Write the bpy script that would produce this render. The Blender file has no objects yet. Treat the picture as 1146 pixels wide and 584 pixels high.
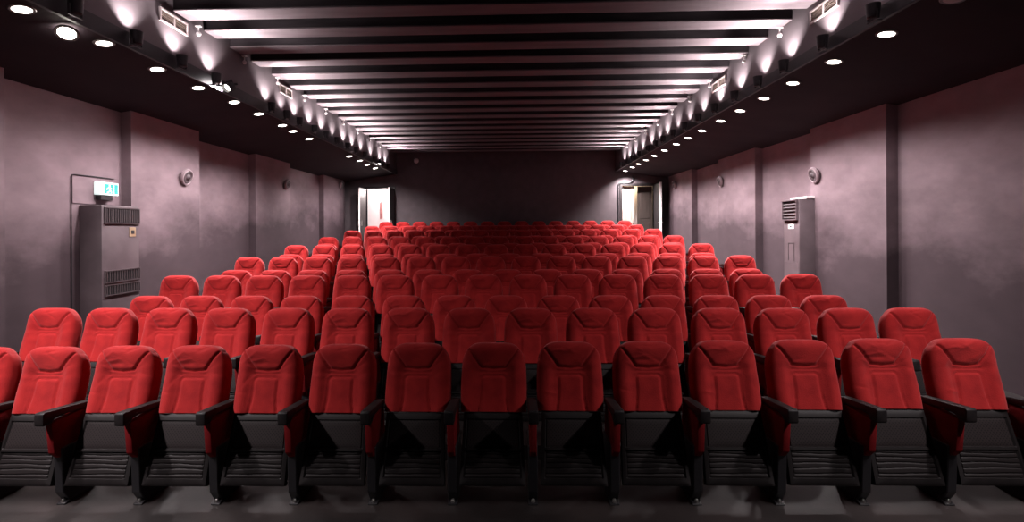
import bpy, bmesh, math, random
from mathutils import Vector, Matrix
random.seed(7)
PI = math.pi
S = bpy.context.scene
COL = S.collection

# ------------------------------------------------------------------ helpers
def link(o, parent=None):
    COL.objects.link(o)
    if parent is not None:
        o.parent = parent
    return o

def tag(o, label=None, cat=None, group=None, kind=None):
    if label: o['label'] = label
    if cat: o['category'] = cat
    if group: o['group'] = group
    if kind: o['kind'] = kind
    return o

def empty(name, loc=(0, 0, 0), rot=(0, 0, 0)):
    o = bpy.data.objects.new(name, None)
    o.empty_display_size = 0.1
    o.location = loc
    o.rotation_euler = rot
    return link(o)

def mesh_obj(name, verts, faces, m, parent=None, smooth=False):
    me = bpy.data.meshes.new(name)
    me.from_pydata([tuple(v) for v in verts], [], faces)
    me.update()
    if smooth:
        for p in me.polygons: p.use_smooth = True
    me.materials.append(m)
    return link(bpy.data.objects.new(name, me), parent)

class MB:
    """collects solids and links them as one mesh"""
    def __init__(self):
        self.bm = bmesh.new()
    def box(self, x0, x1, y0, y1, z0, z1, bev=0.0, mat=None, seg=2):
        b = bmesh.new()
        bmesh.ops.create_cube(b, size=1.0)
        for v in b.verts:
            v.co = Vector(((x0 + x1) / 2 + v.co.x * (x1 - x0), (y0 + y1) / 2 + v.co.y * (y1 - y0), (z0 + z1) / 2 + v.co.z * (z1 - z0)))
        if bev > 0:
            bmesh.ops.bevel(b, geom=b.edges[:], offset=bev, segments=seg, profile=0.5, affect='EDGES')
        return self._add(b, mat)
    def prism(self, pts, axis, a0, a1, bev=0.0, seg=2, mat=None):
        """pts: 2D outline, extruded along axis ('x','y','z') from a0 to a1"""
        b = bmesh.new()
        def P(p, a):
            if axis == 'x': return (a, p[0], p[1])
            if axis == 'y': return (p[0], a, p[1])
            return (p[0], p[1], a)
        lo = [b.verts.new(P(p, a0)) for p in pts]
        hi = [b.verts.new(P(p, a1)) for p in pts]
        n = len(pts)
        b.faces.new(lo); b.faces.new(hi)
        for i in range(n):
            b.faces.new((lo[i], lo[(i + 1) % n], hi[(i + 1) % n], hi[i]))
        bmesh.ops.recalc_face_normals(b, faces=b.faces[:])
        if bev > 0:
            bmesh.ops.bevel(b, geom=b.edges[:], offset=bev, segments=seg, profile=0.5, affect='EDGES')
        return self._add(b, mat)
    def lathe(self, prof, n=24, mat=None):
        """prof: list of (r, z), turned about z"""
        b = bmesh.new()
        rings = []
        for r, z in prof:
            if r < 1e-6:
                rings.append([b.verts.new((0, 0, z))])
            else:
                rings.append([b.verts.new((r * math.cos(2 * PI * k / n), r * math.sin(2 * PI * k / n), z)) for k in range(n)])
        for A, B in zip(rings, rings[1:]):
            for k in range(n):
                k2 = (k + 1) % n
                if len(A) == 1 and len(B) == 1: continue
                if len(A) == 1: b.faces.new((A[0], B[k2], B[k]))
                elif len(B) == 1: b.faces.new((A[k], A[k2], B[0]))
                else: b.faces.new((A[k], A[k2], B[k2], B[k]))
        bmesh.ops.recalc_face_normals(b, faces=b.faces[:])
        return self._add(b, mat)
    def tube(self, pts, r, n=8, mat=None):
        b = bmesh.new()
        pts = [Vector(p) for p in pts]
        prev = None
        up = Vector((0.31, 0.17, 0.93)).normalized()
        for i, p in enumerate(pts):
            t = (pts[min(i + 1, len(pts) - 1)] - pts[max(i - 1, 0)]).normalized()
            a = t.cross(up)
            if a.length < 1e-3: a = t.cross(Vector((1, 0, 0)))
            a.normalize(); c = t.cross(a)
            ring = [b.verts.new(p + a * (r * math.cos(2 * PI * k / n)) + c * (r * math.sin(2 * PI * k / n))) for k in range(n)]
            if prev:
                for k in range(n):
                    b.faces.new((prev[k], prev[(k + 1) % n], ring[(k + 1) % n], ring[k]))
            else:
                b.faces.new(ring[::-1])
            prev = ring
        b.faces.new(prev)
        bmesh.ops.recalc_face_normals(b, faces=b.faces[:])
        return self._add(b, mat)
    def _add(self, b, mat):
        if mat is not None: bmesh.ops.transform(b, matrix=mat, verts=b.verts[:])
        vm = {}
        for v in b.verts: vm[v] = self.bm.verts.new(v.co)
        for f in b.faces:
            try: self.bm.faces.new([vm[v] for v in f.verts])
            except ValueError: pass
        b.free()
        return self
    def build(self, name, m, parent=None, smooth=False, kind=None):
        me = bpy.data.meshes.new(name)
        self.bm.to_mesh(me); self.bm.free()
        if smooth:
            for p in me.polygons: p.use_smooth = True
            me.set_sharp_from_angle(angle=math.radians(smooth if smooth is not True else 40))
        me.materials.append(m)
        o = link(bpy.data.objects.new(name, me), parent)
        if kind: o['kind'] = kind
        return o

KIDS = {}
def copy_tree(o, parent=None):
    c = o.copy()
    COL.objects.link(c)
    c.parent = parent
    for ch in list(o.children):
        copy_tree(ch, c)
    return c

ORD = ['', 'first', 'second', 'third', 'fourth', 'fifth', 'sixth', 'seventh', 'eighth', 'ninth', 'tenth', 'eleventh',
       'twelfth', 'thirteenth', 'fourteenth', 'fifteenth', 'sixteenth', 'seventeenth', 'eighteenth', 'nineteenth', 'twentieth']

# ---------------------------------------------------------------- materials
def mat(name, col, rough=0.6, metal=0.0, spec=0.5, sheen=0.0, sheen_tint=(1, 1, 1), emit=None, strength=0.0):
    m = bpy.data.materials.new(name)
    m.use_nodes = True
    b = m.node_tree.nodes['Principled BSDF']
    b.inputs['Base Color'].default_value = (*col, 1)
    b.inputs['Roughness'].default_value = rough
    b.inputs['Metallic'].default_value = metal
    b.inputs['Specular IOR Level'].default_value = spec
    if sheen:
        b.inputs['Sheen Weight'].default_value = sheen
        b.inputs['Sheen Roughness'].default_value = 0.45
        b.inputs['Sheen Tint'].default_value = (*sheen_tint, 1)
    if emit:
        b.inputs['Emission Color'].default_value = (*emit, 1)
        b.inputs['Emission Strength'].default_value = strength
    return m

def nodes_of(m):
    nt = m.node_tree
    return nt, nt.nodes, nt.links, nt.nodes['Principled BSDF']

def add_noise(m, c1, c2, scale=3.0, detail=6.0, lo=0.35, hi=0.65, bump=0.0, bscale=60.0, coord='Object', stretch=(1, 1, 1)):
    nt, N, L, b = nodes_of(m)
    tc = N.new('ShaderNodeTexCoord')
    mp = N.new('ShaderNodeMapping'); mp.inputs['Scale'].default_value = stretch
    L.new(tc.outputs[coord], mp.inputs['Vector'])
    nz = N.new('ShaderNodeTexNoise'); nz.inputs['Scale'].default_value = scale; nz.inputs['Detail'].default_value = detail
    L.new(mp.outputs['Vector'], nz.inputs['Vector'])
    cr = N.new('ShaderNodeValToRGB')
    cr.color_ramp.elements[0].position = lo; cr.color_ramp.elements[0].color = (*c1, 1)
    cr.color_ramp.elements[1].position = hi; cr.color_ramp.elements[1].color = (*c2, 1)
    L.new(nz.outputs['Fac'], cr.inputs['Fac'])
    L.new(cr.outputs['Color'], b.inputs['Base Color'])
    if bump:
        n2 = N.new('ShaderNodeTexNoise'); n2.inputs['Scale'].default_value = bscale; n2.inputs['Detail'].default_value = 3
        L.new(mp.outputs['Vector'], n2.inputs['Vector'])
        bp = N.new('ShaderNodeBump'); bp.inputs['Strength'].default_value = bump; bp.inputs['Distance'].default_value = 0.01
        L.new(n2.outputs['Fac'], bp.inputs['Height'])
        L.new(bp.outputs['Normal'], b.inputs['Normal'])
    return m

M = {}
M['velvet'] = add_noise(mat('red_velvet', (0.6, 0.02, 0.02), 0.85, spec=0.15, sheen=0.30, sheen_tint=(1.0, 0.38, 0.38)),
                        (0.24, 0.009, 0.010), (0.32, 0.014, 0.014), scale=9, bump=0.25, bscale=140)
M['side_fabric'] = add_noise(mat('red_side_fabric', (0.4, 0.015, 0.02), 0.85, spec=0.15), (0.13, 0.004, 0.006), (0.18, 0.006, 0.008), scale=12, bump=0.2, bscale=150)
M['plastic'] = add_noise(mat('black_plastic', (0.02, 0.018, 0.02), 0.6, spec=0.28), (0.0055, 0.0038, 0.0040), (0.0085, 0.0060, 0.0062), scale=14, bump=0.08, bscale=200)
M['armwood'] = add_noise(mat('black_armrest', (0.012, 0.01, 0.01), 0.55, spec=0.22), (0.010, 0.008, 0.009), (0.018, 0.014, 0.014), scale=20)
M['black_metal'] = mat('black_metal', (0.012, 0.011, 0.013), 0.45)
M['steel'] = mat('steel', (0.6, 0.58, 0.56), 0.3, metal=1.0)

# perforated panel: rows of small dark dots
m = mat('perforated_plastic', (0.04, 0.032, 0.033), 0.65, spec=0.22)
nt, N, L, b = nodes_of(m)
tc = N.new('ShaderNodeTexCoord'); sp = N.new('ShaderNodeSeparateXYZ'); L.new(tc.outputs['Object'], sp.inputs[0])
def sinwave(out, k):
    a = N.new('ShaderNodeMath'); a.operation = 'MULTIPLY'; a.inputs[1].default_value = k; L.new(out, a.inputs[0])
    s = N.new('ShaderNodeMath'); s.operation = 'SINE'; L.new(a.outputs[0], s.inputs[0]); return s.outputs[0]
sx, sz = sinwave(sp.outputs['X'], 2 * PI / 0.022), sinwave(sp.outputs['Z'], 2 * PI / 0.024)
mm = N.new('ShaderNodeMath'); mm.operation = 'MULTIPLY'; L.new(sx, mm.inputs[0]); L.new(sz, mm.inputs[1])
cr = N.new('ShaderNodeValToRGB'); cr.color_ramp.elements[0].position = 0.35; cr.color_ramp.elements[0].color = (0.017, 0.0118, 0.0120, 1)
cr.color_ramp.elements[1].position = 0.55; cr.color_ramp.elements[1].color = (0.003, 0.0024, 0.0027, 1)
L.new(mm.outputs[0], cr.inputs['Fac']); L.new(cr.outputs['Color'], b.inputs['Base Color'])
M['perforated'] = m
M['ribbed'] = mat('ribbed_plastic', (0.0095, 0.0066, 0.0068), 0.6, spec=0.25)

# wall paint: mauve grey with scuffed, smudged lower zone; lamp wash painted in above
def wall_mat(name, clean_lit, dirty_dim, zlo, zhi, slope=0.0):
    m = mat(name, clean_lit, 0.75, spec=0.3)
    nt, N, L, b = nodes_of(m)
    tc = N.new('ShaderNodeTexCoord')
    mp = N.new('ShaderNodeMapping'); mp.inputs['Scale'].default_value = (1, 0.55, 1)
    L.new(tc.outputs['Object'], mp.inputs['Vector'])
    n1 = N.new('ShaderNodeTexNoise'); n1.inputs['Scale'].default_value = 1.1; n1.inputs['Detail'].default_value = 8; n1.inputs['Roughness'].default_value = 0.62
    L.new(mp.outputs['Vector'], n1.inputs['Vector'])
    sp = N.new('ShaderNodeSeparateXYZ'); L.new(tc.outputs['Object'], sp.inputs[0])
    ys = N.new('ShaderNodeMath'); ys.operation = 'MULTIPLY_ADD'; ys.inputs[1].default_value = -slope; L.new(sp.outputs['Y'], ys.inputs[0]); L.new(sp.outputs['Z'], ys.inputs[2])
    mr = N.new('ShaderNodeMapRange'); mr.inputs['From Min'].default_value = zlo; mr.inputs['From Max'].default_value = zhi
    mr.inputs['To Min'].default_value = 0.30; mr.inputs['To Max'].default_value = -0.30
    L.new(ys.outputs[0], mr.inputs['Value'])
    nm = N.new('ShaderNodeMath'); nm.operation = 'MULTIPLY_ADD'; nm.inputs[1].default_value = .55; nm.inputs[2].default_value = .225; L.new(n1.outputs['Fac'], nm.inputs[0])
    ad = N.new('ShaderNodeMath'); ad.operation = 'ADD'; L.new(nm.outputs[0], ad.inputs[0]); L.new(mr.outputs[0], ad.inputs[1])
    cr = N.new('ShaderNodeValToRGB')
    cr.color_ramp.elements[0].position = 0.22; cr.color_ramp.elements[0].color = (*clean_lit, 1)
    cr.color_ramp.elements[1].position = 0.74; cr.color_ramp.elements[1].color = (*dirty_dim, 1)
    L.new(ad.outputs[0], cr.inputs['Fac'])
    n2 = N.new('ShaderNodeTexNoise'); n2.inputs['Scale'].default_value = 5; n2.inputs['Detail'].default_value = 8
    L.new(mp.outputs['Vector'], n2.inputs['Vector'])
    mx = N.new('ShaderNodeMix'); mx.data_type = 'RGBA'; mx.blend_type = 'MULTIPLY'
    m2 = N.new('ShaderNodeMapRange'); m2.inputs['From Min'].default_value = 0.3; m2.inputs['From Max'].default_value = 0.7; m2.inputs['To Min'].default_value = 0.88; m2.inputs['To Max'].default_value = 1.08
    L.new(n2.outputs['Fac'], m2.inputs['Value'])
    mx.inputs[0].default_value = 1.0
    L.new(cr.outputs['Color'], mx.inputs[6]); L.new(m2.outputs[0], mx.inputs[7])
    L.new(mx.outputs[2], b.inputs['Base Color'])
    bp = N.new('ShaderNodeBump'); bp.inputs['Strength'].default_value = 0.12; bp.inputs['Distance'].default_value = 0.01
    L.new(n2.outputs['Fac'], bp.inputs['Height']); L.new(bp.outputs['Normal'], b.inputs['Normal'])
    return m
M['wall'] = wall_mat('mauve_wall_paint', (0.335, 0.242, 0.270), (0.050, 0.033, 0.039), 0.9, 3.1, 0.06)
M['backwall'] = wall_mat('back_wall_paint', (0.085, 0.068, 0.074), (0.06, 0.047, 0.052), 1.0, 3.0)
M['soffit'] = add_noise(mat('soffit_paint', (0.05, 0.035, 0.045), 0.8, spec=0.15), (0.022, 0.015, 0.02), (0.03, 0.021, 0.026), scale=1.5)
M['fascia'] = add_noise(mat('fascia_paint', (0.35, 0.29, 0.31), 0.7), (0.105, 0.086, 0.093), (0.125, 0.102, 0.11), scale=2.5)
M['beam'] = add_noise(mat('pale_beam_face', (0.35, 0.29, 0.31), 0.75, spec=0.2), (0.15, 0.122, 0.13), (0.19, 0.154, 0.166), scale=3, detail=8, bump=0.25, bscale=14, stretch=(0.5, 3, 3))
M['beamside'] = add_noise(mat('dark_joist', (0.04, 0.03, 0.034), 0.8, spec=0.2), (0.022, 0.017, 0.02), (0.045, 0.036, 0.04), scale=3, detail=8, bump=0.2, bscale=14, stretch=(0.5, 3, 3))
M['ceil'] = add_noise(mat('ceiling_paint', (0.1, 0.08, 0.09), 0.8, spec=0.2), (0.03, 0.024, 0.028), (0.04, 0.032, 0.036), scale=3)
M['floor'] = add_noise(mat('worn_floor', (0.12, 0.1, 0.1), 0.55), (0.011, 0.0085, 0.0083), (0.030, 0.0230, 0.0220), scale=1.6, detail=9, bump=0.1, bscale=30)
M['riser'] = mat('step_carpet', (0.03, 0.025, 0.028), 0.9)
M['lamp'] = mat('lamp_lens', (1, 1, 1), 0.4, emit=(1.0, 0.93, 0.84), strength=9.0)
M['lampB'] = mat('bright_lamp_lens', (1, 1, 1), 0.4, emit=(1.0, 0.93, 0.84), strength=30.0)
M['lampring'] = mat('lamp_trim', (0.12, 0.1, 0.1), 0.4)
M['can'] = mat('black_can', (0.012, 0.011, 0.014), 0.5)
M['white'] = mat('white_enamel', (0.75, 0.7, 0.7), 0.45)
M['vent'] = mat('vent_metal', (0.45, 0.38, 0.38), 0.5)
M['ventdark'] = mat('vent_slat', (0.16, 0.12, 0.10), 0.6)
M['acgrey'] = add_noise(mat('grey_cabinet_paint', (0.2, 0.16, 0.17), 0.55), (0.058, 0.041, 0.047), (0.085, 0.062, 0.069), scale=3, detail=8)
M['acpale'] = add_noise(mat('pale_cooler_casing', (0.28, 0.23, 0.245), 0.5), (0.068, 0.049, 0.055), (0.10, 0.074, 0.082), scale=3, detail=8)
M['speaker'] = mat('speaker_shell', (0.30, 0.225, 0.245), 0.55)
M['grille'] = mat('dark_grille', (0.02, 0.018, 0.02), 0.5)
M['grillebar'] = mat('grille_bar', (0.045, 0.034, 0.037), 0.5)
M['brass'] = mat('worn_plate', (0.35, 0.25, 0.16), 0.4, metal=0.3)
M['signwhite'] = mat('lit_sign_white', (0.9, 0.95, 0.93), 0.4, emit=(0.82, 1.0, 0.96), strength=0.8)
M['signteal'] = mat('lit_sign_teal', (0.03, 0.28, 0.26), 0.4, emit=(0.05, 0.42, 0.40), strength=0.55)
M['doordark'] = add_noise(mat('dark_door', (0.03, 0.025, 0.025), 0.5), (0.011, 0.009, 0.010), (0.018, 0.014, 0.015), scale=5)
M['doorbrown'] = add_noise(mat('brown_door', (0.08, 0.06, 0.05), 0.5), (0.022, 0.015, 0.012), (0.034, 0.024, 0.02), scale=5, stretch=(6, 1, 0.5))
M['pale'] = add_noise(mat('pale_board', (0.75, 0.66, 0.6), 0.5), (0.34, 0.28, 0.245), (0.42, 0.355, 0.32), scale=4, stretch=(8, 1, 0.4))
M['corridor'] = add_noise(mat('corridor_paint', (0.8, 0.72, 0.72), 0.6), (0.78, 0.70, 0.70), (0.84, 0.77, 0.77), scale=2)
M['redcloth'] = add_noise(mat('faded_red_cloth', (0.35, 0.12, 0.12), 0.8), (0.30, 0.10, 0.10), (0.42, 0.20, 0.19), scale=8)

# ------------------------------------------------------------------- setting
EYE = 1.92
ZS = 3.62          # soffit underside
ZC = 4.49          # underside of the beams
YB = 18.0          # back wall
YF = -1.2
def XL(y): return -4.0 - 0.0125 * (y - 5.0)       # fascia on the exit-sign side
XR = 3.45
# the soffits climb gently from the walls towards the fascias
SL = 0.15
def zsoff(x): return ZS + SL * ((5.14 if x > 0 else 5.6) - abs(x))
def tilt(x): return 0.0115 * (x + 0.4)

ROWY = {1: 3.919, 2: 4.78, 3: 5.666, 4: 6.585, 5: 7.43, 6: 8.317, 7: 9.19, 8: 10.062, 9: 10.94, 10: 11.823, 11: 12.69, 12: 13.567,
        13: 14.5, 14: 15.461, 15: 16.27, 16: 17.083}
ROWX = {1: -.452, 2: -.431, 3: -.391, 4: -.412, 5: -.408, 6: -.405, 7: -.396, 8: -.388, 9: -.388, 10: -.387, 11: -.386, 12: -.385, 13: -.387, 14: -.39, 15: -.385, 16: -.379}
ROWZ = {1: 0.0, 2: .127, 3: .127, 4: .268, 5: .268, 6: .406, 7: .406, 8: .541, 9: .541, 10: .668, 11: .668, 12: .812, 13: .812, 14: .935, 15: .935, 16: 1.078}

# floor: a gently cross-sloped front, then broad steps of two rows each
prof = [(YF, 0), (4.28, 0)]
for r in (2, 4, 6, 8, 10, 12, 14, 16):
    y = ROWY[r] - 0.16 - (0.34 if r == 2 else 0.42)
    if r == 2: y = 4.28
    prof[-1] = (y, prof[-1][1])
    prof += [(y, ROWZ[r]), (YB + 2.2, ROWZ[r])]
vs, fs = [], []
for (y, z) in prof:
    for x in (-6.6, 6.0):
        zz = z + (tilt(x) if z == 0 else 0)
        vs.append((x, y, zz))
nP = len(prof)
for i in range(nP - 1): fs.append((2 * i, 2 * i + 1, 2 * i + 3, 2 * i + 2))
for (y, z) in prof:
    for x in (-6.6, 6.0): vs.append((x, y, -0.25))
o = 2 * nP
for i in range(nP - 1):
    fs.append((2 * i, 2 * i + 2, o + 2 * i + 2, o + 2 * i)); fs.append((2 * i + 1, o + 2 * i + 1, o + 2 * i + 3, 2 * i + 3))
fs.append((0, o, o + 1, 1)); fs.append((2 * nP - 2, 2 * nP - 1, o + 2 * nP - 1, o + 2 * nP - 2)); 
fl = mesh_obj('floor', vs, fs, M['floor'])
tag(fl, 'worn dark brown floor stepping up under the seat rows', 'floor', kind='structure')

# side walls with shallow projecting bays
def side_wall(name, prof, back, label):
    """prof: (x, y) line of the room face"""
    mb = MB()
    pts = [(x, y) for x, y in prof] + [(back, prof[-1][1]), (back, prof[0][1])]
    mb.prism(pts, 'z', -0.25, 5.0)
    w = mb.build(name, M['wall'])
    return tag(w, label, 'wall', kind='structure')
side_wall('wall_left', [(-5.42, YF), (-5.42, 5.32), (-5.66, 5.32), (-5.66, 7.25), (-5.51, 7.25), (-5.51, 8.85), (-5.90, 8.85), (-5.90, 11.27),
                        (-5.75, 11.27), (-5.75, 13.04), (-6.02, 13.04), (-6.02, 15.66), (-5.87, 15.66), (-5.87, 17.45), (-6.0, 17.45), (-6.0, YB + 2.2)], -6.5,
          'mauve grey wall with shallow bays and the green exit sign')
side_wall('wall_right', [(5.14, YF), (5.14, 5.2), (5.30, 5.2), (5.30, 7.37), (5.14, 7.37), (5.14, 9.22), (5.30, 9.22), (5.30, 11.32),
                         (5.14, 11.32), (5.14, 13.33), (5.30, 13.33), (5.30, 15.34), (5.14, 15.34), (5.14, 17.62), (5.30, 17.62), (5.30, YB + 2.2)], 5.9,
          'mauve grey wall with shallow bays behind the slim air cooler')

# back wall with two doorways
D1 = (-5.24, -4.28, 3.33)
D2 = (3.66, 4.74, 3.35)
bw = MB()
bw.box(-6.1, D1[0], YB, YB + .14, 0.9, 5.0)
bw.box(D1[0], D1[1], YB, YB + .14, D1[2], 5.0)
bw.box(D1[1], D2[0], YB, YB + .14, 0.9, 5.0)
bw.box(D2[0], D2[1], YB, YB + .14, D2[2], 5.0)
bw.box(D2[1], 5.4, YB, YB + .14, 0.9, 5.0)
tag(bw.build('wall_back', M['backwall']), 'dark back wall with a doorway in each corner', 'wall', kind='structure')

# soffits
def soffit(name, pts, label):
    vs = [(x, y, zsoff(x)) for x, y in pts] + [(x, y, zsoff(x) + .07) for x, y in pts]
    o = mesh_obj(name, vs, [(0, 1, 2, 3), (7, 6, 5, 4), (0, 4, 5, 1), (1, 5, 6, 2), (2, 6, 7, 3), (3, 7, 4, 0)], M['soffit'])
    return tag(o, label, 'soffit', kind='structure')
soffit('trim_1', [(XL(YF), YF), (XL(YB), YB), (-6.35, YB), (-6.35, YF)], 'dark lowered soffit over the aisle on the exit sign side')
soffit('trim_2', [(XR, YF), (XR, YB), (5.7, YB), (5.7, YF)], 'dark lowered soffit over the aisle on the air cooler side')
# upright faces between soffit and ceiling
ZT = 4.97
sb = MB(); sb.prism([(XL(YF), YF), (XL(YB), YB), (XL(YB) - .1, YB), (XL(YF) - .1, YF)], 'z', 3.875, ZT)
tag(sb.build('trim_3', M['fascia']), 'pale upright fascia with light scallops on the exit sign side', 'fascia', kind='structure')
sb = MB(); sb.prism([(XR, YF), (XR, YB), (XR + .1, YB), (XR + .1, YF)], 'z', 3.88, ZT)
tag(sb.build('trim_4', M['fascia']), 'pale upright fascia with light scallops on the air cooler side', 'fascia', kind='structure')

# ceiling and its cross beams
cb = MB(); cb.box(-6.6, 6.0, YF, YB + 2.2, ZT, ZT + .12)
tag(cb.build('ceiling', M['ceil']), 'dark ceiling slab above the cross beams', 'ceiling', kind='structure')
BY = [q * 1.147 for q in (5.316, 5.848, 6.385, 6.914, 7.514, 8.112, 8.681)]
while BY[-1] + .66 < YB - .2: BY.append(BY[-1] + .66)
while BY[0] - .64 > 2.2: BY.insert(0, BY[0] - .64)
for i, y in enumerate(BY):
    mb = MB()
    x0, x1 = XL(y) + .003, XR - .003
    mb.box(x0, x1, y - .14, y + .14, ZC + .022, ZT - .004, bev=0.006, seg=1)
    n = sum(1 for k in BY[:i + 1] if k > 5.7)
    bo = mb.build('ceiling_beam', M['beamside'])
    mb = MB(); mb.box(x0, x1, y - .146, y + .146, ZC, ZC + .022, bev=0.005, seg=1); mb.build('underside_strip', M['beam'], bo)  # thin strip, paler than the beam sides, over the whole underside
    tag(bo, 'dark ceiling cross beam, %s from the screen end' % (ORD[n] if 0 < n < 21 else ('%d nearer than the visible ones' % n if n < 1 else 'among the last few')),
        'beam', group='ceiling cross beams', kind='structure')

# ------------------------------------------------------------------- doors
# doorway on the exit-sign side: pale corridor, two dark leaves folded into the hall
zf = ROWZ[16]
def door_root(name, loc, label):
    r = empty(name, loc); return tag(r, label, 'door', kind='structure')
d1 = door_root('door_1', (0, 0, 0), 'open doorway to a bright white corridor near the exit sign wall')
mb = MB(); mb.box(D1[0] - .07, D1[0], YB - .02, YB + .16, zf, D1[2] + .07, .004); mb.box(D1[1], D1[1] + .07, YB - .02, YB + .16, zf, D1[2] + .07, .004); mb.box(D1[0] - .07, D1[1] + .07, YB - .021, YB + .16, D1[2], D1[2] + .07, .004)
mb.build('door_frame', M['doordark'], d1)
for x0, x1 in ((D1[0] - .045, D1[0] - .005), (D1[1] + .005, D1[1] + .045)):
    mb = MB(); mb.box(x0, x1, YB - .72, YB - .022, zf + .01, D1[2] - .02, .004)
    lf = mb.build('door_leaf', M['doordark'], d1)
    mb = MB(); mb.box(x0 - .004, x1 + .004, YB - .745, YB - .719, zf + .01, D1[2] - .02, .004); e = mb.build('edge_strip', M['white'], lf)
    mb = MB(); mb.box(x1, x1 + .05, YB - .66, YB - .63, zf + .95, zf + 1.12, .008); mb.box(x0 - .05, x0, YB - .66, YB - .63, zf + .95, zf + 1.12, .008)
    mb.build('handle', M['steel'], lf)
cw = MB(); cw.box(-6.4, -3.2, YB + 1.3, YB + 1.4, .9, 4.0); cw.box(-3.3, -3.2, YB + .14, YB + 1.3, .9, 4.0); cw.box(-6.4, -3.2, YB + .14, YB + 1.4, 3.6, 3.7)
tag(cw.build('wall_corridor', M['corridor']), 'white corridor wall seen through the bright doorway', 'wall', kind='structure')
mb = MB(); mb.prism([(-.055, 0), (.05, 0.02), (.06, .3), (.045, .62), (.0, .66), (-.05, .62), (-.06, .3)], 'y', -.03, .0, .008)
hb = mb.build('hanging_cloth', M['redcloth']); hb.location = (-5.05, YB + 1.298, 2.28)
tag(hb, 'narrow faded red cloth hanging on the white corridor wall', 'cloth')

d2 = door_root('door_2', (0, 0, 0), 'doorway with one pale and one brown leaf near the air cooler wall')
mb = MB(); mb.box(D2[0] - .09, D2[0], YB - .03, YB + .16, zf, D2[2] + .08, .004); mb.box(D2[1], D2[1] + .07, YB - .02, YB + .16, zf, D2[2] + .08, .004); mb.box(D2[0] - .09, D2[1] + .07, YB - .031, YB + .16, D2[2], D2[2] + .08, .004)
mb.build('door_frame', M['doordark'], d2)
mb = MB()
for k in range(4): mb.box(D2[0] + .01 + k * .107, D2[0] + .113 + k * .107, YB + .05, YB + .1, zf + .01, D2[2] - .01, .006)
lf = mb.build('door_leaf', M['pale'], d2)
mb = MB(); mb.box(D2[0] + .36, D2[0] + .39, YB + .0, YB + .05, zf + .98, zf + 1.12, .006); mb.build('handle', M['steel'], lf)
mb = MB(); mb.box(4.22, 4.73, YB + .16, YB + .21, zf + .01, D2[2] - .01, .005); mb.box(4.3, 4.65, YB + .15, YB + .17, zf + .3, zf + 1.0, .01); mb.box(4.3, 4.65, YB + .15, YB + .17, zf + 1.15, D2[2] - .2, .01)
mb.build('door_leaf', M['doorbrown'], d2)
mb = MB(); mb.box(D2[1] + .0, D2[1] + .05, YB - .72, YB - .022, zf + .01, D2[2] + .04, .004)
lf = mb.build('door_leaf', M['doordark'], d2)
mb = MB(); mb.box(D2[1] - .01, D2[1] + .07, YB - .745, YB - .719, zf + .01, D2[2] + .06, .006); mb.build('edge_strip', M['white'], lf)
mb = MB(); mb.box(D2[1] - .05, D2[1] + .11, YB - .735, YB - .7, zf + .98, zf + 1.02, .008); mb.build('handle', M['steel'], lf)
cw = MB(); cw.box(3.2, 5.3, YB + .75, YB + .85, .9, 4.0); cw.box(3.2, 5.3, YB + .14, YB + .85, 3.6, 3.7); cw.box(3.2, 3.3, YB + .14, YB + .75, .9, 3.6)
tag(cw.build('wall_corridor', M['corridor']), 'yellow lit lobby wall glimpsed between the pale and brown door leaves', 'wall', kind='structure')

# conduit looping over the doorway on the cooler side
pts = [(3.52, YB - .03, 1.1), (3.52, YB - .03, 3.25)]
for k in range(7):
    a = PI - k * (PI / 2) / 6; pts.append((3.60 + .08 * math.cos(a), YB - .03, 3.36 + .08 * math.sin(a)))
for k in range(9):
    a = -PI / 2 + k * PI / 2 / 8 * 1.3; pts.append((3.85 + .18 * math.cos(a), YB - .03, 3.62 + .18 * math.sin(a)))
mb = MB(); mb.tube(pts, .022)
o = mb.build('wall_conduit', M['black_metal'], smooth=True)
mb = MB()
for z in (1.5, 2.2, 2.9): mb.box(3.485, 3.555, YB - .04, YB, z, z + .04, .004)
mb.build('clip', M['black_metal'], o)
tag(o, 'thin black conduit running up and looping over the pale door leaf', 'conduit')

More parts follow.
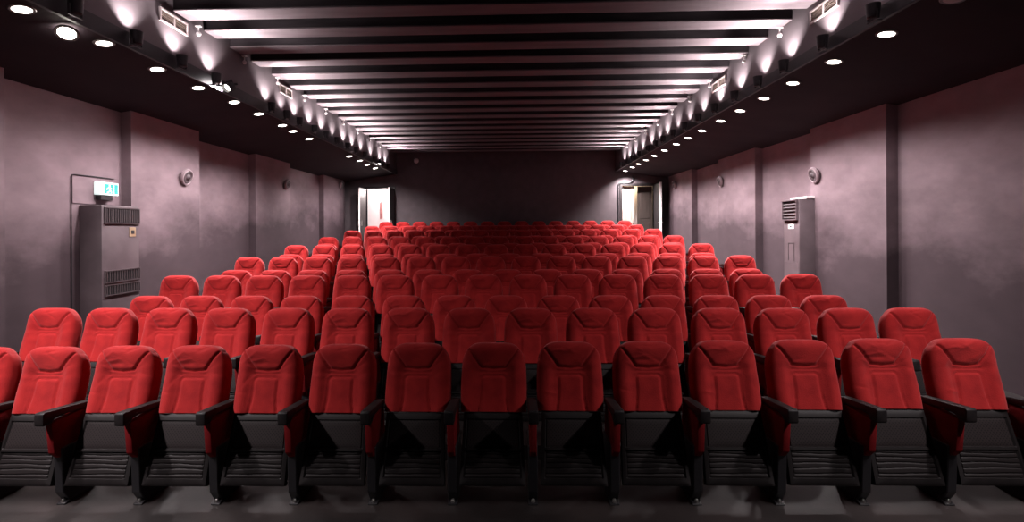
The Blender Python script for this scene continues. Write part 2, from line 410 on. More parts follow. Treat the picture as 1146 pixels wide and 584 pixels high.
# --------------------------------------------------------------------- seats
BL = 0.487
SO = .028
Bd = Vector((0, .16, .49)).normalized()
Bn = Vector((0, -.49, .16)).normalized()
B0 = Vector((0, 0.009, .585))
def seg_dist(px, py, ax, ay, bx, by):
    dx, dy = bx - ax, by - ay
    t = max(0, min(1, ((px - ax) * dx + (py - ay) * dy) / (dx * dx + dy * dy)))
    return math.hypot(px - ax - t * dx, py - ay - t * dy)
def sst(a, b, x):
    t = max(0, min(1, (x - a) / (b - a))); return t * t * (3 - 2 * t)
def lum_w(s): return .088 + .022 * max(0, 1 - s / .16) ** 1.5
def front(x, s, u, v, wr):
    ax = abs(x); s = s + SO
    T = .055 * max(0, 1 - abs(u) ** 7) ** .5
    if v > 0: T *= max(0, 1 - v ** 8) ** .5
    h = T
    h += .022 * sst(.10, .17, ax) * (1 - sst(.30, .44, s)) * min(1, T / .05)      # side bolsters
    h += .010 * sst(.30, .36, s) * (1 - sst(.06, .2, ax) * .6) * min(1, T / .05)      # head pad
    h += .008 * ((s - SO) / BL) ** 2 + .048 * sst(.30, .50, s)
    g = 0
    # crease of the head pad
    d = min(seg_dist(ax, s, .085, .335, .178, .462), seg_dist(ax, s, 0, .328, .085, .335))
    g = max(g, .017 * math.exp(-(d / .0075) ** 2))
    d = seg_dist(ax, s, 0, .303, .095, .306)
    g = max(g, .009 * math.exp(-(d / .006) ** 2))
    # lumbar panel outline
    if s < .31:
        d = min(seg_dist(ax, s, 0, .277, .072, .277), seg_dist(ax, s, .072, .277, .088, .262), abs(ax - lum_w(s)) if s < .262 else 9)
        g = max(g, .012 * math.exp(-(d / .007) ** 2))
        if ax < lum_w(s) and s < .277: h += .004
    for (cx, cy, ang, ln, amp, sg) in wr:
        lx = (x - cx) * math.cos(ang) + (s - cy) * math.sin(ang); ly = -(x - cx) * math.sin(ang) + (s - cy) * math.cos(ang)
        h += amp * math.exp(-(ly / sg) ** 2 - (lx / ln) ** 2)
    return h - g * min(1, T / .03)
def region(x, s):
    ax = abs(x); s = s + SO
    if s > .33:
        lim = .085 + (s - .335) * (.093 / .127)
        if ax < lim and s < .462 + 1: return 1 if s < .49 or ax < .2 else 0
    if s < .275 and ax < lum_w(s): return 2
    return 0
NU, NV0, NV1 = 60, 34, 46
def backrest_meshes(tagname, wr, split=True):
    us = [math.sin(PI / 2 * (2 * i / NU - 1)) * .6 + (2 * i / NU - 1) * .4 for i in range(NU + 1)]
    vv = [-1 + i / NV0 for i in range(NV0)] + [math.sin(PI / 2 * j / NV1) * .55 + .45 * j / NV1 for j in range(NV1 + 1)]
    a = 1 / 3.5
    c = .30 * BL
    V, XS = [], []
    nv = len(vv)
    for v in vv:
        for u in us:
            if v >= 0:
                x = u * .240 * math.sqrt(1 - a * v ** 5) * (1 - .045 * v ** 1.5)
                s = c + v * (BL - c) * math.sqrt(1 - a * abs(u) ** 5 * (v ** 2))
            else:
                x = u * .240 * (1 - .03 * v * v)
                s = c + v * c
            f = front(x, s, u, v, wr)
            V.append(B0 + Vector((x, 0, 0)) + Bd * s + Bn * f); XS.append((x, s))
    F, R = [], []
    w = NU + 1
    for j in range(nv - 1):
        for i in range(NU):
            q = (j * w + i, j * w + i + 1, (j + 1) * w + i + 1, (j + 1) * w + i)
            F.append(q)
            x = sum(XS[k][0] for k in q) / 4; s = sum(XS[k][1] for k in q) / 4
            R.append(region(x, s))
    # rim strips: boundary swept back, then a plain back face
    loop = [i for i in range(w)] + [j * w + NU for j in range(1, nv)] + [(nv - 1) * w + i for i in range(NU - 1, -1, -1)] + [j * w for j in range(nv - 2, 0, -1)]
    cen = B0 + Bd * (BL * .45)
    prev = loop
    for off, sc in ((-.012, 1.012), (-.035, 1.012), (-.055, .985), (-.066, .93)):
        cur = []
        for k in loop:
            x, s = XS[k]
            p = B0 + Vector((x * sc, 0, 0)) + Bd * (BL * .45 + (s - BL * .45) * sc) + Bn * (off + .008 * (s / BL) ** 2 + .038 * sst(.28, .48, s))
            cur.append(len(V)); V.append(p)
        n = len(loop)
        for i in range(n):
            F.append((prev[i], cur[i], cur[(i + 1) % n], prev[(i + 1) % n])); R.append(0)
        prev = cur
    ci = len(V); V.append(cen + Bn * -.07)
    n = len(prev)
    for i in range(n):
        F.append((prev[i], ci, prev[(i + 1) % n])); R.append(0)
    full = bpy.data.meshes.new('backrest')
    full.from_pydata([tuple(p) for p in V], [], F); full.update()
    bmx = bmesh.new(); bmx.from_mesh(full); bmesh.ops.recalc_face_normals(bmx, faces=bmx.faces[:]); bmx.to_mesh(full); bmx.free()
    for p in full.polygons: p.use_smooth = True
    full.materials.append(M['velvet'])
    if not split: return full, None, None
    nor = [vtx.normal.copy() for vtx in full.vertices]
    out = []
    polys = [tuple(p.vertices) for p in full.polygons]
    for rid, nm in ((0, 'backrest'), (1, 'headrest_pad'), (2, 'lumbar_panel')):
        sel = [polys[i] for i in range(len(polys)) if R[i] == rid]
        used = sorted({k for q in sel for k in q}); mp = {k: i for i, k in enumerate(used)}
        me = bpy.data.meshes.new(nm)
        me.from_pydata([tuple(V[k]) for k in used], [], [tuple(mp[k] for k in q) for q in sel]); me.update()
        for p in me.polygons: p.use_smooth = True
        me.normals_split_custom_set_from_vertices([tuple(nor[k]) for k in used])
        me.materials.append(M['velvet'])
        out.append(me)
    return out

def wrinkles(n):
    r = []
    for _ in range(n):
        r.append((random.uniform(-.14, .14), random.uniform(.35, .48), random.uniform(-.7, .7), random.uniform(.03, .07), random.choice((-1, 1)) * random.uniform(.003, .006), random.uniform(.006, .012)))
    for _ in range(n // 2):
        r.append((random.choice((-1, 1)) * random.uniform(.12, .2), random.uniform(.15, .36), random.uniform(-1, 1), random.uniform(.03, .06), random.choice((-1, 1)) * random.uniform(.002, .004), random.uniform(.008, .014)))
    return r
VARS = [backrest_meshes('a', wrinkles(k)) for k in (1, 4, 7, 9)]
FARS = [backrest_meshes('f', wrinkles(k), split=False)[0] for k in (2, 5, 8)]

# folded seat pan (its underside faces the viewer)
P1, P0 = Vector((0, -.045, .598)), Vector((0, -.205, .148))
Pd = (P1 - P0).normalized(); PL = (P1 - P0).length
Pn = Vector((0, -Pd.z, Pd.y))
def pw(s): return .228 - .020 * (s / PL)
def slab(s0, s1, inset, f, nu, nv, thick, taper_corner=0.0):
    V, F = [], []
    for j in range(nv + 1):
        s = s0 + (s1 - s0) * j / nv
        for i in range(nu + 1):
            u = -1 + 2 * i / nu
            x = u * (pw(s) - inset)
            e = 1.0
            V.append(P0 + Vector((x, 0, 0)) + Pd * s + Pn * f(u, s, j / nv))
    w = nu + 1
    for j in range(nv):
        for i in range(nu): F.append((j * w + i, j * w + i + 1, (j + 1) * w + i + 1, (j + 1) * w + i))
    loop = [i for i in range(w)] + [j * w + nu for j in range(1, nv + 1)] + [nv * w + i for i in range(nu - 1, -1, -1)] + [j * w for j in range(nv - 1, 0, -1)]
    base = len(V)
    for k in loop:
        p = V[k]; s = (p - P0).dot(Pd); V.append(P0 + Vector((p.x, 0, 0)) + Pd * s - Pn * thick)
    n = len(loop)
    for i in range(n): F.append((loop[i], base + i, base + (i + 1) % n, loop[(i + 1) % n]))
    F.append(tuple(base + i for i in range(n)))
    return V, F
def fix(me):
    bmx = bmesh.new(); bmx.from_mesh(me); bmesh.ops.recalc_face_normals(bmx, faces=bmx.faces[:]); bmx.to_mesh(me); bmx.free()
    for p in me.polygons: p.use_smooth = True
    me.set_sharp_from_angle(angle=math.radians(35))
def mk(name, VF, m):
    me = bpy.data.meshes.new(name); me.from_pydata([tuple(p) for p in VF[0]], [], VF[1]); me.update(); me.materials.append(m); fix(me); return me
def f_frame(u, s, q):
    e = max(abs(u) ** 8, abs(2 * q - 1) ** 14)
    h = .012 * (1 - e)
    inx = abs(u) < .86
    if inx and .045 < s < .43: h -= .014
    if inx and .222 < s < .243: h += .020
    return h
PAN = mk('folded_seat', slab(0, PL, 0, f_frame, 40, 64, .05), M['plastic'])
PERF = mk('perforated_panel', slab(.245, .427, .036, lambda u, s, q: .002 + .004 * (1 - max(abs(u), abs(2 * q - 1)) ** 6), 16, 16, .006), M['perforated'])
def f_rib(u, s, q):
    h = .006 * (1 - max(abs(u) ** 10, abs(2 * q - 1) ** 14))
    for k, (g, amp) in enumerate(((.16, .010), (.36, .012), (.55, .014), (.74, .012), (.90, .008))):
        c = g + amp * math.sin(2.6 * u + 1.1 * k) * 1.6
        h -= .006 * math.exp(-((q - c) / .022) ** 2)
    return .001 + h
RIB = mk('ribbed_panel', slab(.048, .218, .034, f_rib, 20, 60, .006), M['ribbed'])

# arm support between two seats
def arm_meshes():
    o = []
    mb = MB()
    top = [(-.345, .705), (-.33, .713), (-.10, .69), (.055, .672), (.055, .630), (-.05, .640), (-.20, .650), (-.255, .645), (-.275, .622), (-.335, .620), (-.345, .63)]
    mb.prism(top, 'x', -.033, .033, .007, 2)
    a = mb.build('armrest', M['armwood'], smooth=True)
    mb = MB(); mb.prism([(-.27, .62), (.06, .632), (.10, .38), (-.02, .345), (-.20, .35), (-.25, .40)], 'x', -.024, .024, .008, 2)
    b = mb.build('side_panel', M['side_fabric'], smooth=True)
    mb = MB()
    mb.prism([(-.20, .42), (.10, .42), (.10, .012), (-.13, .012), (-.19, .10)], 'x', -.032, .032, .006, 1)
    mb.prism([(-.175, 0), (.14, 0), (.14, .012), (.12, .03), (-.12, .03), (-.175, .012)], 'x', -.033, .033, .003, 1)
    c = mb.build('foot', M['black_metal'])
    mb = MB(); mb.lathe([(0, .034), (.008, .034), (.013, .028), (.016, .016), (.016, .011), (0, .011)], 10, Matrix.Translation((.0, -.152, .004)))
    d = mb.build('bolt', M['steel'], smooth=True)
    for x in (a, b, c, d): o.append(x.data); bpy.data.objects.remove(x)
    return o
ARM, SIDE, FOOT, BOLT = arm_meshes()

def child(name, me, parent, x=0.0, kind=None):
    o = bpy.data.objects.new(name, me); link(o, parent); o.location.x = x; return o
def make_seat(var, left_end=False, full=True):
    t = empty('cinema_seat')
    if full:
        b = child('backrest', VARS[var][0], t)
        child('headrest_pad', VARS[var][1], b); child('lumbar_panel', VARS[var][2], b)
    else:
        child('backrest', FARS[var], t)
    p = child('folded_seat', PAN, t)
    if full:
        child('perforated_panel', PERF, p); child('ribbed_panel', RIB, p)
    for x in ((.28, -.28) if left_end else (.28,)):
        child('armrest', ARM, t, x)
        child('side_panel', SIDE, t, x)
        f = child('foot', FOOT, t, x)
        if full: child('bolt', BOLT, f)
    return t
PROTO = {}
ROWNAME = {1: 'front row', 16: 'back row'}
used = set()
for r in range(1, 17):
    n = 14 if r % 2 else 15
    full = r <= 7
    rn = 'front row' if r == 1 else ('back row' if r == 16 else ORD[r] + ' row')
    for i in range(n):
        key = (random.randrange(4 if full else 3), i == 0, full)
        if key not in PROTO:
            PROTO[key] = t = make_seat(*key)
        else:
            t = copy_tree(PROTO[key])
        x = ROWX[r] + (i - (n - 1) / 2) * .56
        z = ROWZ[r] + (tilt(x) if r == 1 else 0)
        t.location = (x, ROWY[r] - .16, z)
        for ch in t.children:
            if ch.name.startswith('backrest'):
                ch.rotation_euler = (math.radians(random.uniform(-1.0, 1.0)), 0, math.radians(random.uniform(-.8, .8)))
        if n == 15 and i == 7: pos = 'middle seat of its fifteen'
        elif i < n / 2: pos = 'at the end by the exit sign wall' if i == 0 else '%s from the exit sign wall' % ORD[i + 1]
        else: pos = 'at the end by the air cooler wall' if i == n - 1 else '%s from the air cooler wall' % ORD[n - i]
        tag(t, 'red velvet tip-up seat in the %s, %s' % (rn, pos), 'seat', 'red seats of the ' + rn)

# ------------------------------------------------------------ ceiling lamps
LCOL = (1.0, 0.90, 0.91)
def spot(name, parent, loc, rot, power, size, blend, radius=.05, col=LCOL):
    d = bpy.data.lights.new(name, 'SPOT')
    d.energy = power; d.spot_size = math.radians(size); d.spot_blend = blend; d.shadow_soft_size = radius; d.color = col
    o = bpy.data.objects.new(name, d); link(o, parent); o.location = loc; o.rotation_euler = rot
    return o
P_DOWN, P_UP, P_SPILL = 290, 36, 105
C_DOWN, T_DOWN = 136, math.radians(6)
def make_downlight():
    t = empty('downlight')
    mb = MB(); mb.lathe([(.071, -.004), (.090, -.006), (.096, 0.0), (.096, .004), (.068, .004), (.071, -.004)], 28)
    mb.build('trim_ring', M['lampring'], t, smooth=True)
    mb = MB(); mb.lathe([(0, -.014), (.046, -.011), (.070, -.004), (.070, .003), (0, .003)], 28)
    mb.build('lens', M['lamp'], t, smooth=True)
    return t
dproto = make_downlight()
LENS_ON = [c for c in dproto.children if c.name.startswith('lens')][0].data
LENS_OFF = LENS_ON.copy(); LENS_OFF.materials[0] = M['vent']
LENS_HOT = LENS_ON.copy(); LENS_HOT.materials[0] = M['lampB']
first = True
def place_down(x, y, label, group, rot=(0, 0, 0), on=True):
    global first
    t = dproto if first else copy_tree(dproto)
    first = False
    fl_ = math.atan(SL) if x > 0 else -math.atan(SL)
    t.location = (x, y, zsoff(x) - .005); t.rotation_euler = (0, fl_, 0) if rot == (0, 0, 0) else rot
    if rot != (0, 0, 0): t.location.z = zsoff(x) - .06; fl_ = 0
    tag(t, label, 'lamp', group)
    for ch in t.children:
        if ch.name.startswith('lens'): ch.data = LENS_ON if on else LENS_OFF
    if not on: return t
    spot('downlight_beam', t, (0, 0, -.03), (math.radians(18) if (x < 0 and y > 15) else 0, (-T_DOWN if x > 0 else T_DOWN) - fl_, 0), P_DOWN * (.28 if y < 6.2 else (1.45 if y < 15 else 1.8)) * ((1.0 if y < 8 else 1.5) if x > 0 else 1.05), C_DOWN, 1.0)
    return t
RY = [4.50, 5.29, 6.15, 7.04, 7.85, 8.67, 9.48, 10.42, 11.24, 12.07, 13.02, 13.98, 14.86, 15.76, 16.60, 17.64]
for k, y in enumerate(RY):
    place_down(3.70, y, '%s recessed downlight over the air cooler aisle, %s from the screen end' % ('unlit round' if k == 0 else 'round', ORD[k + 1]), 'downlights over the air cooler aisle', on=k > 0)
LY = [(-4.23, 4.31), (-4.2, 4.72), (-4.19, 5.15), (-4.23, 5.99), (-4.24, 6.8), (-4.2, 7.61), (-4.22, 8.39), (-4.25, 9.32), (-4.29, 9.86), (-4.31, 10.69),
      (-4.32, 13.33), (-4.31, 14.2), (-4.35, 15.05), (-4.36, 15.94)]
for k, (x, y) in enumerate(LY):
    rot = (math.radians(-24), math.radians(-20), 0) if k == 1 else (0, 0, 0)
    lb = 'dazzling tilted downlight, second from the screen end over the exit sign aisle' if k == 1 else 'round recessed downlight over the exit sign aisle, %s from the screen end' % ORD[k + 1]
    t = place_down(x, y, lb, 'downlights over the exit sign aisle', rot)
    if k == 1:
        for ch in t.children:
            if ch.name.startswith('lens'):
                ch.data = LENS_HOT
# lamps of the same two rows nearer the screen, outside the frame
for y in (1.4, 2.2, 3.0):
    spot('downlight_beam', None, (-4.2, y, zsoff(-4.2) - .04), (math.radians(30), math.radians(-6), 0), P_DOWN * 1.55, 98, 1.0)
for y in (1.4, 2.2, 3.0):
    spot('downlight_beam', None, (3.70, y, zsoff(3.7) - .04), (math.radians(30), math.radians(14), 0), P_DOWN * .72, 96, 1.0)

# uplights on a track along each soffit edge
for side in (-1, 1):
    mb = MB()
    if side < 0: mb.prism([(XL(YF) + .035, YF), (XL(YB - .1) + .035, YB - .1), (XL(YB - .1), YB - .1), (XL(YF), YF)], 'z', 3.80, 3.955)
    else: mb.prism([(XR - .035, YF), (XR, YF), (XR, YB - .1), (XR - .035, YB - .1)], 'z', 3.84, 3.975)
    tr = mb.build('lighting_track', M['can'])  # black profile made taller to stand in for shade at the fascia foot
    tag(tr, 'long black lighting track along the soffit edge on the %s side' % ('exit sign' if side < 0 else 'air cooler'), 'track')
def make_uplight():
    t = empty('track_spotlight')
    mb = MB(); mb.lathe([(0, -.03), (.04, -.03), (.052, -.02), (.058, .05), (.062, .10), (.056, .10), (.05, .06), (0, .055)], 20)
    mb.build('can', M['can'], t, smooth=True)
    mb = MB(); mb.box(-.012, .012, -.075, -.06, -.045, .04, .003); mb.box(-.012, .012, .06, .075, -.045, .04, .003); mb.box(-.012, .012, -.075, .075, -.055, -.042, .003)
    mb.box(.0, .078, -.015, .015, -.052, -.04, .003)
    mb.build('bracket', M['can'], t)
    mb = MB(); mb.lathe([(0, .062), (.046, .062), (.049, .058), (0, .056)], 20)
    mb.build('lens', M['lamp'], t, smooth=True)
    return t
uproto = make_uplight(); ufirst = True
ULENS_ON = [c for c in uproto.children if c.name.startswith('lens')][0].data
ULENS_OFF = ULENS_ON.copy(); ULENS_OFF.materials[0] = M['vent']
def place_up(side, y, k, on=True, down=False):
    global ufirst
    t = uproto if ufirst else copy_tree(uproto); ufirst = False
    x = XL(y) + .115 if side < 0 else XR - .115
    t.location = (x, y, 3.86 if side < 0 else 3.885)
    t.rotation_euler = (0, 0, PI if side < 0 else 0)
    sd = 'exit sign' if side < 0 else 'air cooler'
    if down:
        t.location.z = 3.90
        t.rotation_euler = (math.radians(125), 0, math.radians(-15)) if y < 10 else (math.radians(148), 0, math.radians(-8))
        tag(t, 'black track spotlight turned down to the hall, %s on the %s side' % (ORD[k], sd), 'spotlight', 'track spotlights on the %s side' % sd)
    else:
        tag(t, 'black track spotlight aimed upward, %s from the screen on the %s side%s' % (ORD[k], sd, '' if on else ', unlit'), 'spotlight', 'track spotlights on the %s side' % sd)
    if down:
        spot('uplight_beam', t, (0, 0, .08), (PI, 0, 0), 14, 90, 1.0, .03)
    elif on:
        # head tipped a little towards the fascia
        spot('uplight_beam', t, (0, 0, .08), (PI, math.radians(4), 0), P_UP, 108, .8, .03)
        spot('uplight_spill', t, (0, 0, .115), (PI, math.radians(-40), 0), P_SPILL, 90, 1.0, .04)
    else:
        for ch in t.children:
            if ch.name.startswith('lens'): ch.data = ULENS_OFF
    return t
RU = [(4.15, 1), (4.945, 1), (5.742, 1), (6.563, 1), (7.25, 1), (8.02, 1), (8.815, 1), (9.577, 1), (10.35, 0), (11.1, 0), (11.865, 1), (12.5, 0), (13.21, 1), (14.15, 1), (15.0, 1), (15.8, 1), (16.5, 1)]
for k, (y, on) in enumerate(RU): place_up(1, y, k + 1, bool(on))
LU = [(4.45, 1), (5.2, 1), (5.94, 1), (6.65, 1), (7.0, 2), (8.23, 1), (8.8, 0), (9.35, 1), (10.056, 1), (10.72, 1), (11.4, 0), (12.15, 1), (12.84, 1), (13.6, 1), (14.56, 1), (15.2, 2), (15.6, 1), (16.3, 1)]
for k, (y, on) in enumerate(LU): place_up(-1, y, k + 1, on == 1, on == 2)

# small white ball fittings where the fascia meets the ceiling
bl = None
def place_ball(x, y, label, group, side):
    global bl
    if bl is None:
        t = empty('ball_fitting')
        mb = MB(); mb.lathe([(0, -.03), (.018, -.026), (.028, -.012), (.03, 0), (.026, .014), (.015, .026), (0, .03)], 16)
        mb.build('ball', M['white'], t, smooth=True)
        mb = MB(); mb.tube([(0, 0, .02), (0, 0, .09)], .008); mb.box(-.035, .035, -.02, .02, .082, .1, .004)
        mb.build('stem', M['white'], t)
        bl = t
    else: t = copy_tree(bl)
    t.location = (x, y, 4.391); tag(t, label, 'fitting', group)
for side, ys in ((-1, [6.40, 7.53, 8.63, 9.78]), (1, [6.81, 7.86, 9.24, 10.28])):
    while ys[-1] < 15.5: ys.append(ys[-1] + 1.15)
    for k, y in enumerate(ys):
        sd = 'exit sign' if side < 0 else 'air cooler'
        place_ball(XL(y) + .034 if side < 0 else XR - .034, y, 'small white ball fitting at the top of the fascia, %s on the %s side' % (ORD[k + 1], sd), 'ball fittings on the %s side' % sd, side)

# air vents in the fascias
def vent(y0, y1, side, z0, z1, label):
    yc = (y0 + y1) / 2; x = XL(yc) if side < 0 else XR
    t = empty('air_vent', (x, yc, (z0 + z1) / 2), (0, 0, (math.atan(.0155) if side < 0 else 0)))
    w, h = (y1 - y0) / 2, (z1 - z0) / 2
    d = -side
    def bx(mb, a0, a1, c0, c1, e0, e1, bev=.002):
        mb.box(min(a0 * d, a1 * d), max(a0 * d, a1 * d), c0, c1, e0, e1, bev)
    mb = MB()
    for c in ((-w, w, h - .022, h), (-w, w, -h, -h + .022), (-w, -w + .022, -h + .02, h - .02), (w - .022, w, -h + .02, h - .02), (-.012, .012, -h + .02, h - .02)):
        bx(mb, .001, .022, *c)
    mb.build('frame', M['vent'], t)
    mb = MB(); bx(mb, .001, .004, -w + .02, w - .02, -h + .02, h - .02, 0)
    n = 5
    for k in range(n):
        z = -h + .03 + k * (2 * h - .06) / (n - 1)
        bx(mb, .004, .014, -w + .022, -.012, z - .004, z + .004, 0); bx(mb, .004, .014, .012, w - .022, z - .004, z + .004, 0)
    mb.build('slats', M['ventdark'], t)
    tag(t, label, 'vent', 'air vents in the fascias')
vent(5.70, 6.21, -1, 4.285, 4.44, 'twin-slot air vent high on the exit sign side fascia, nearer the screen')
vent(8.75, 9.25, -1, 4.275, 4.43, 'twin-slot air vent on the exit sign side fascia, further from the screen')
vent(5.63, 6.16, 1, 4.265, 4.42, 'twin-slot air vent high on the air cooler side fascia, nearer the screen')
vent(8.60, 9.18, 1, 4.255, 4.41, 'twin-slot air vent on the air cooler side fascia, further from the screen')

# ------------------------------------------------------------ wall equipment
# round wall speakers
sp0 = None
def wall_speaker(x, y, z, side, label):
    global sp0
    if sp0 is None:
        t = empty('wall_speaker')
        mb = MB(); mb.lathe([(0, 0), (.135, 0), (.138, .02), (.128, .045), (.112, .05), (.108, .038), (0, .038)], 32)
        mb.build('housing', M['speaker'], t, smooth=True)
        mb = MB(); mb.lathe([(.107, .039), (.09, .05), (.07, .042), (.045, .05), (.03, .07), (0, .078)], 28)
        mb.build('cone', M['acgrey'], t, smooth=True)
        sp0 = t
    else: t = copy_tree(sp0)
    t.location = (x, y, z); t.rotation_euler = (0, math.radians(-104 if side > 0 else 104), 0)
    # tipped slightly down from the wall
    t.location.x += (-.034 if side > 0 else .034)
    tag(t, label, 'speaker', 'round wall speakers')
wall_speaker(-5.51, 8.42, 2.80, -1, 'round wall speaker nearest the exit sign')
wall_speaker(-5.75, 12.75, 3.05, -1, 'round wall speaker second from the exit sign')
wall_speaker(-5.87, 17.15, 3.38, -1, 'round wall speaker nearest the bright doorway')
wall_speaker(5.14, 9.03, 2.80, 1, 'round wall speaker above the slim air cooler')
wall_speaker(5.14, 13.1, 3.05, 1, 'round wall speaker second from the slim air cooler')
wall_speaker(5.14, 16.85, 3.28, 1, 'round wall speaker nearest the doorway with the brown leaf')

# grey air-conditioning cabinet under the exit sign
ac = empty('air_conditioner', (-5.655, 6.86, .0))
fz = .27
W = .335
mb = MB(); mb.box(0, .30, -W, W, .128, 2.25, .012)
mb.build('cabinet', M['acgrey'], ac, smooth=True)
def grille(parent, x, y0, y1, z0, z1, nbar, name='grille'):
    mb = MB(); mb.box(x, x + .006, y0, y1, z0, z1)
    g = mb.build(name, M['grille'], parent)
    mb = MB()
    for k in range(nbar):
        y = y0 + (k + .5) * (y1 - y0) / nbar; mb.box(x + .006, x + .018, y - .006, y + .006, z0 + .006, z1 - .006)
    mb.box(x, x + .02, y0 - .012, y0, z0 - .012, z1 + .012); mb.box(x, x + .02, y1, y1 + .012, z0 - .012, z1 + .012)
    mb.box(x, x + .02, y0, y1, z1, z1 + .012); mb.box(x, x + .02, y0, y1, z0 - .012, z0)
    mb.build('bars', M['grillebar'], g)
grille(ac, .30, -W + .05, W - .02, 2.02, 2.21, 16)
grille(ac, .30, -W + .05, W - .02, 1.24, 1.38, 14)
grille(ac, .30, -W + .05, W - .02, 1.07, 1.19, 14)
mb = MB(); mb.box(.30, .306, .14, .26, 1.83, 1.96, .003); pl = mb.build('name_plate', M['brass'], ac)
mb = MB(); mb.box(.306, .31, .17, .23, 1.87, 1.92, .002); mb.build('dial', M['grille'], pl)
tag(ac, 'tall grey air conditioning cabinet with dark grilles under the exit sign', 'air conditioner')

# exit sign on its backing board
bd = MB(); bd.box(-5.659, -5.647, 6.42, 7.12, 2.27, 2.62, .002)
bo = bd.build('backing_board', M['wall']); tag(bo, 'thin painted board on the wall behind the exit sign', 'board')
ex = empty('exit_sign', (-5.646, 6.91, 2.40))
mb = MB(); mb.box(0, .09, -.16, .16, -.0, .17, .006); mb.build('sign_case', M['signwhite'], ex)
mb = MB(); mb.box(0, .075, -.13, .07, -.07, -.002, .004); mb.build('mount', M['grille'], ex)
mb = MB()
X0 = .0905
mb.box(X0, X0 + .002, -.085, .06, .02, .15); mb.box(X0, X0 + .002, .082, .145, .02, .15)
fc = mb.build('sign_face', M['signteal'], ex)
# running figure and doorway in white
mb = MB()
xa, xb = X0 + .0022, X0 + .004
mb.lathe([(0, 0), (.013, 0), (.013, .0015), (0, .0015)], 14, Matrix.Translation((xa, -.005, .126)) @ Matrix.Rotation(PI / 2, 4, 'Y'))
mb.prism([(-.028, .105), (.008, .112), (.012, .07), (-.012, .066)], 'x', xa, xb)
mb.prism([(-.012, .068), (.012, .072), (.03, .052), (.03, .03), (.018, .03), (.014, .05)], 'x', xa, xb)
mb.prism([(-.012, .068), (.002, .066), (-.02, .045), (-.05, .04), (-.05, .03), (-.012, .036)], 'x', xa, xb)
mb.prism([(.006, .11), (.012, .1), (.04, .092), (.04, .083), (.006, .09)], 'x', xa, xb)
mb.prism([(-.026, .105), (-.05, .09), (-.055, .068), (-.045, .068), (-.04, .085), (-.02, .095)], 'x', xa, xb)
mb.build('running_figure', M['signwhite'], fc)
tag(ex, 'small lit white and green exit sign with a running figure above the grey cabinet', 'exit sign')
mb = MB(); mb.tube([(-5.648, 6.40, .14), (-5.648, 6.40, 2.60), (-5.648, 6.41, 2.63), (-5.648, 6.45, 2.64), (-5.648, 7.1, 2.64)], .006)
o = mb.build('wall_conduit', M['black_metal'], smooth=True); tag(o, 'thin dark cable conduit framing the exit sign board', 'conduit')

# slim floor-standing cooler on the other wall
cz = ROWZ[6]
co = empty('air_cooler', (5.298, 9.36, 0))
def cbx(mb, d0, d1, y0, y1, z0, z1, bev=.004): mb.box(-d1, -d0, y0, y1, z0, z1, bev)
mb = MB(); cbx(mb, .0, .42, -.26, .26, cz + .003, 2.40, .012); mb.build('body', M['acpale'], co, smooth=True)
mb = MB(); cbx(mb, .0, .30, -.27, .27, 2.40, 2.44, .006); mb.build('top_tray', M['white'], co)
mb = MB(); cbx(mb, .42, .428, -.22, .23, 2.05, 2.37, .002)
g = mb.build('air_outlet', M['grille'], co)
mb = MB()
for k in range(5):
    z = 2.09 + k * .058; mb.prism([(-.43, z), (-.428, z + .005), (-.452, z - .012), (-.454, z - .017)], 'y', -.215, .225)
mb.build('louvres', M['grillebar'], g)
mb = MB()
for a in ((-.235, -.22, 2.03, 2.39), (.23, .245, 2.03, 2.39), (-.22, .23, 2.37, 2.39), (-.22, .23, 2.03, 2.05)): cbx(mb, .42, .465, a[0], a[1], a[2], a[3], .003)
mb.build('outlet_frame', M['acpale'], co)
mb = MB(); cbx(mb, .42, .43, -.09, .09, 1.88, 1.96, .004); pn = mb.build('control_panel', M['white'], co)
mb = MB(); cbx(mb, .43, .433, -.03, .04, 1.905, 1.935, .001); mb.build('display', M['grille'], pn)
mb = MB(); cbx(mb, .42, .426, -.235, .24, 1.29, 1.3, .001); cbx(mb, .42, .424, -.235, .24, .56, 1.285, .003); mb.build('lower_door', M['acpale'], co)
mb = MB()
for y in (-.09, .1):
    cbx(mb, .42, .426, y - .008, y + .008, 1.32, 1.62, .002)
cbx(mb, .42, .426, -.098, .108, 1.62, 1.636, .002); mb.build('front_recess', M['grillebar'], co)
tag(co, 'slim upright air cooler with dark louvres standing against the wall', 'air cooler')

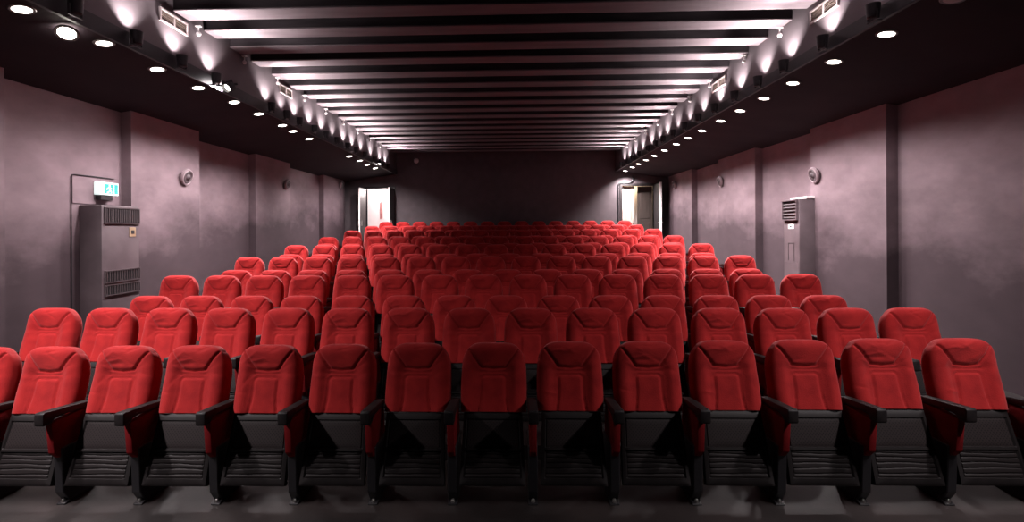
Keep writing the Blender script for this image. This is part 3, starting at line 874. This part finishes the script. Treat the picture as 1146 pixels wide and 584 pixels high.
# little pale dome high on the back wall
mb = MB(); mb.lathe([(0, .10), (.03, .095), (.065, .07), (.085, .03), (.09, 0), (0, 0)], 20, Matrix.Rotation(PI / 2, 4, 'X'))
o = mb.build('wall_dome', M['white'], smooth=True); o.location = (-3.467, YB - .021, 4.285)
mb = MB(); mb.box(-.1, .1, .0, .02, -.1, .1, .006); mb.build('base_plate', M['acgrey'], o)
tag(o, 'small pale dome fitting high on the back wall', 'fitting')

# -------------------------------------------------------- corridor lighting
def point(name, loc, power, col, r=.12):
    d = bpy.data.lights.new(name, 'POINT'); d.energy = power; d.color = col; d.shadow_soft_size = r
    o = bpy.data.objects.new(name, d); o.location = loc; return link(o)
point('corridor_lamp', (-4.75, YB + .75, 3.3), 70, (1.0, .88, .86))
point('lobby_lamp', (4.05, YB + .5, 3.3), 14, (1.0, .8, .5))

# ------------------------------------------------------------------- world
w = bpy.data.worlds.new('World'); S.world = w; w.use_nodes = True
w.node_tree.nodes['Background'].inputs['Color'].default_value = (0.010, 0.008, 0.016, 1)
w.node_tree.nodes['Background'].inputs['Strength'].default_value = 0.3

# ------------------------------------------------------------------ camera
f, th, ro, cx, cy = 580.0, math.radians(1.92633), math.radians(-.31756), 558.037, 255.263
fw = Vector((-math.sin(th), math.cos(th), 0)); ri = Vector((math.cos(th), math.sin(th), 0)); up = Vector((0, 0, 1))
rx = ri * math.cos(ro) + up * math.sin(ro)
uy = up * math.cos(ro) - ri * math.sin(ro)
cd = bpy.data.cameras.new('Camera'); cam = link(bpy.data.objects.new('Camera', cd))
mt = Matrix((rx, uy, -fw)).transposed().to_4x4(); mt.translation = Vector((0, 0, EYE)); cam.matrix_world = mt
cd.sensor_fit = 'HORIZONTAL'; cd.sensor_width = 36.0; cd.lens = f * 36.0 / 1146.0
cd.shift_x = (573 - cx) / 1146.0; cd.shift_y = (cy - 292) / 1146.0
cd.clip_start = .05; cd.clip_end = 100
S.camera = cam
vs_ = S.view_settings
S.display_settings.display_device = 'sRGB'
vs_.view_transform = 'Standard'; vs_.look = 'None'; vs_.exposure = 0.0; vs_.gamma = 1.0; vs_.use_curve_mapping = False
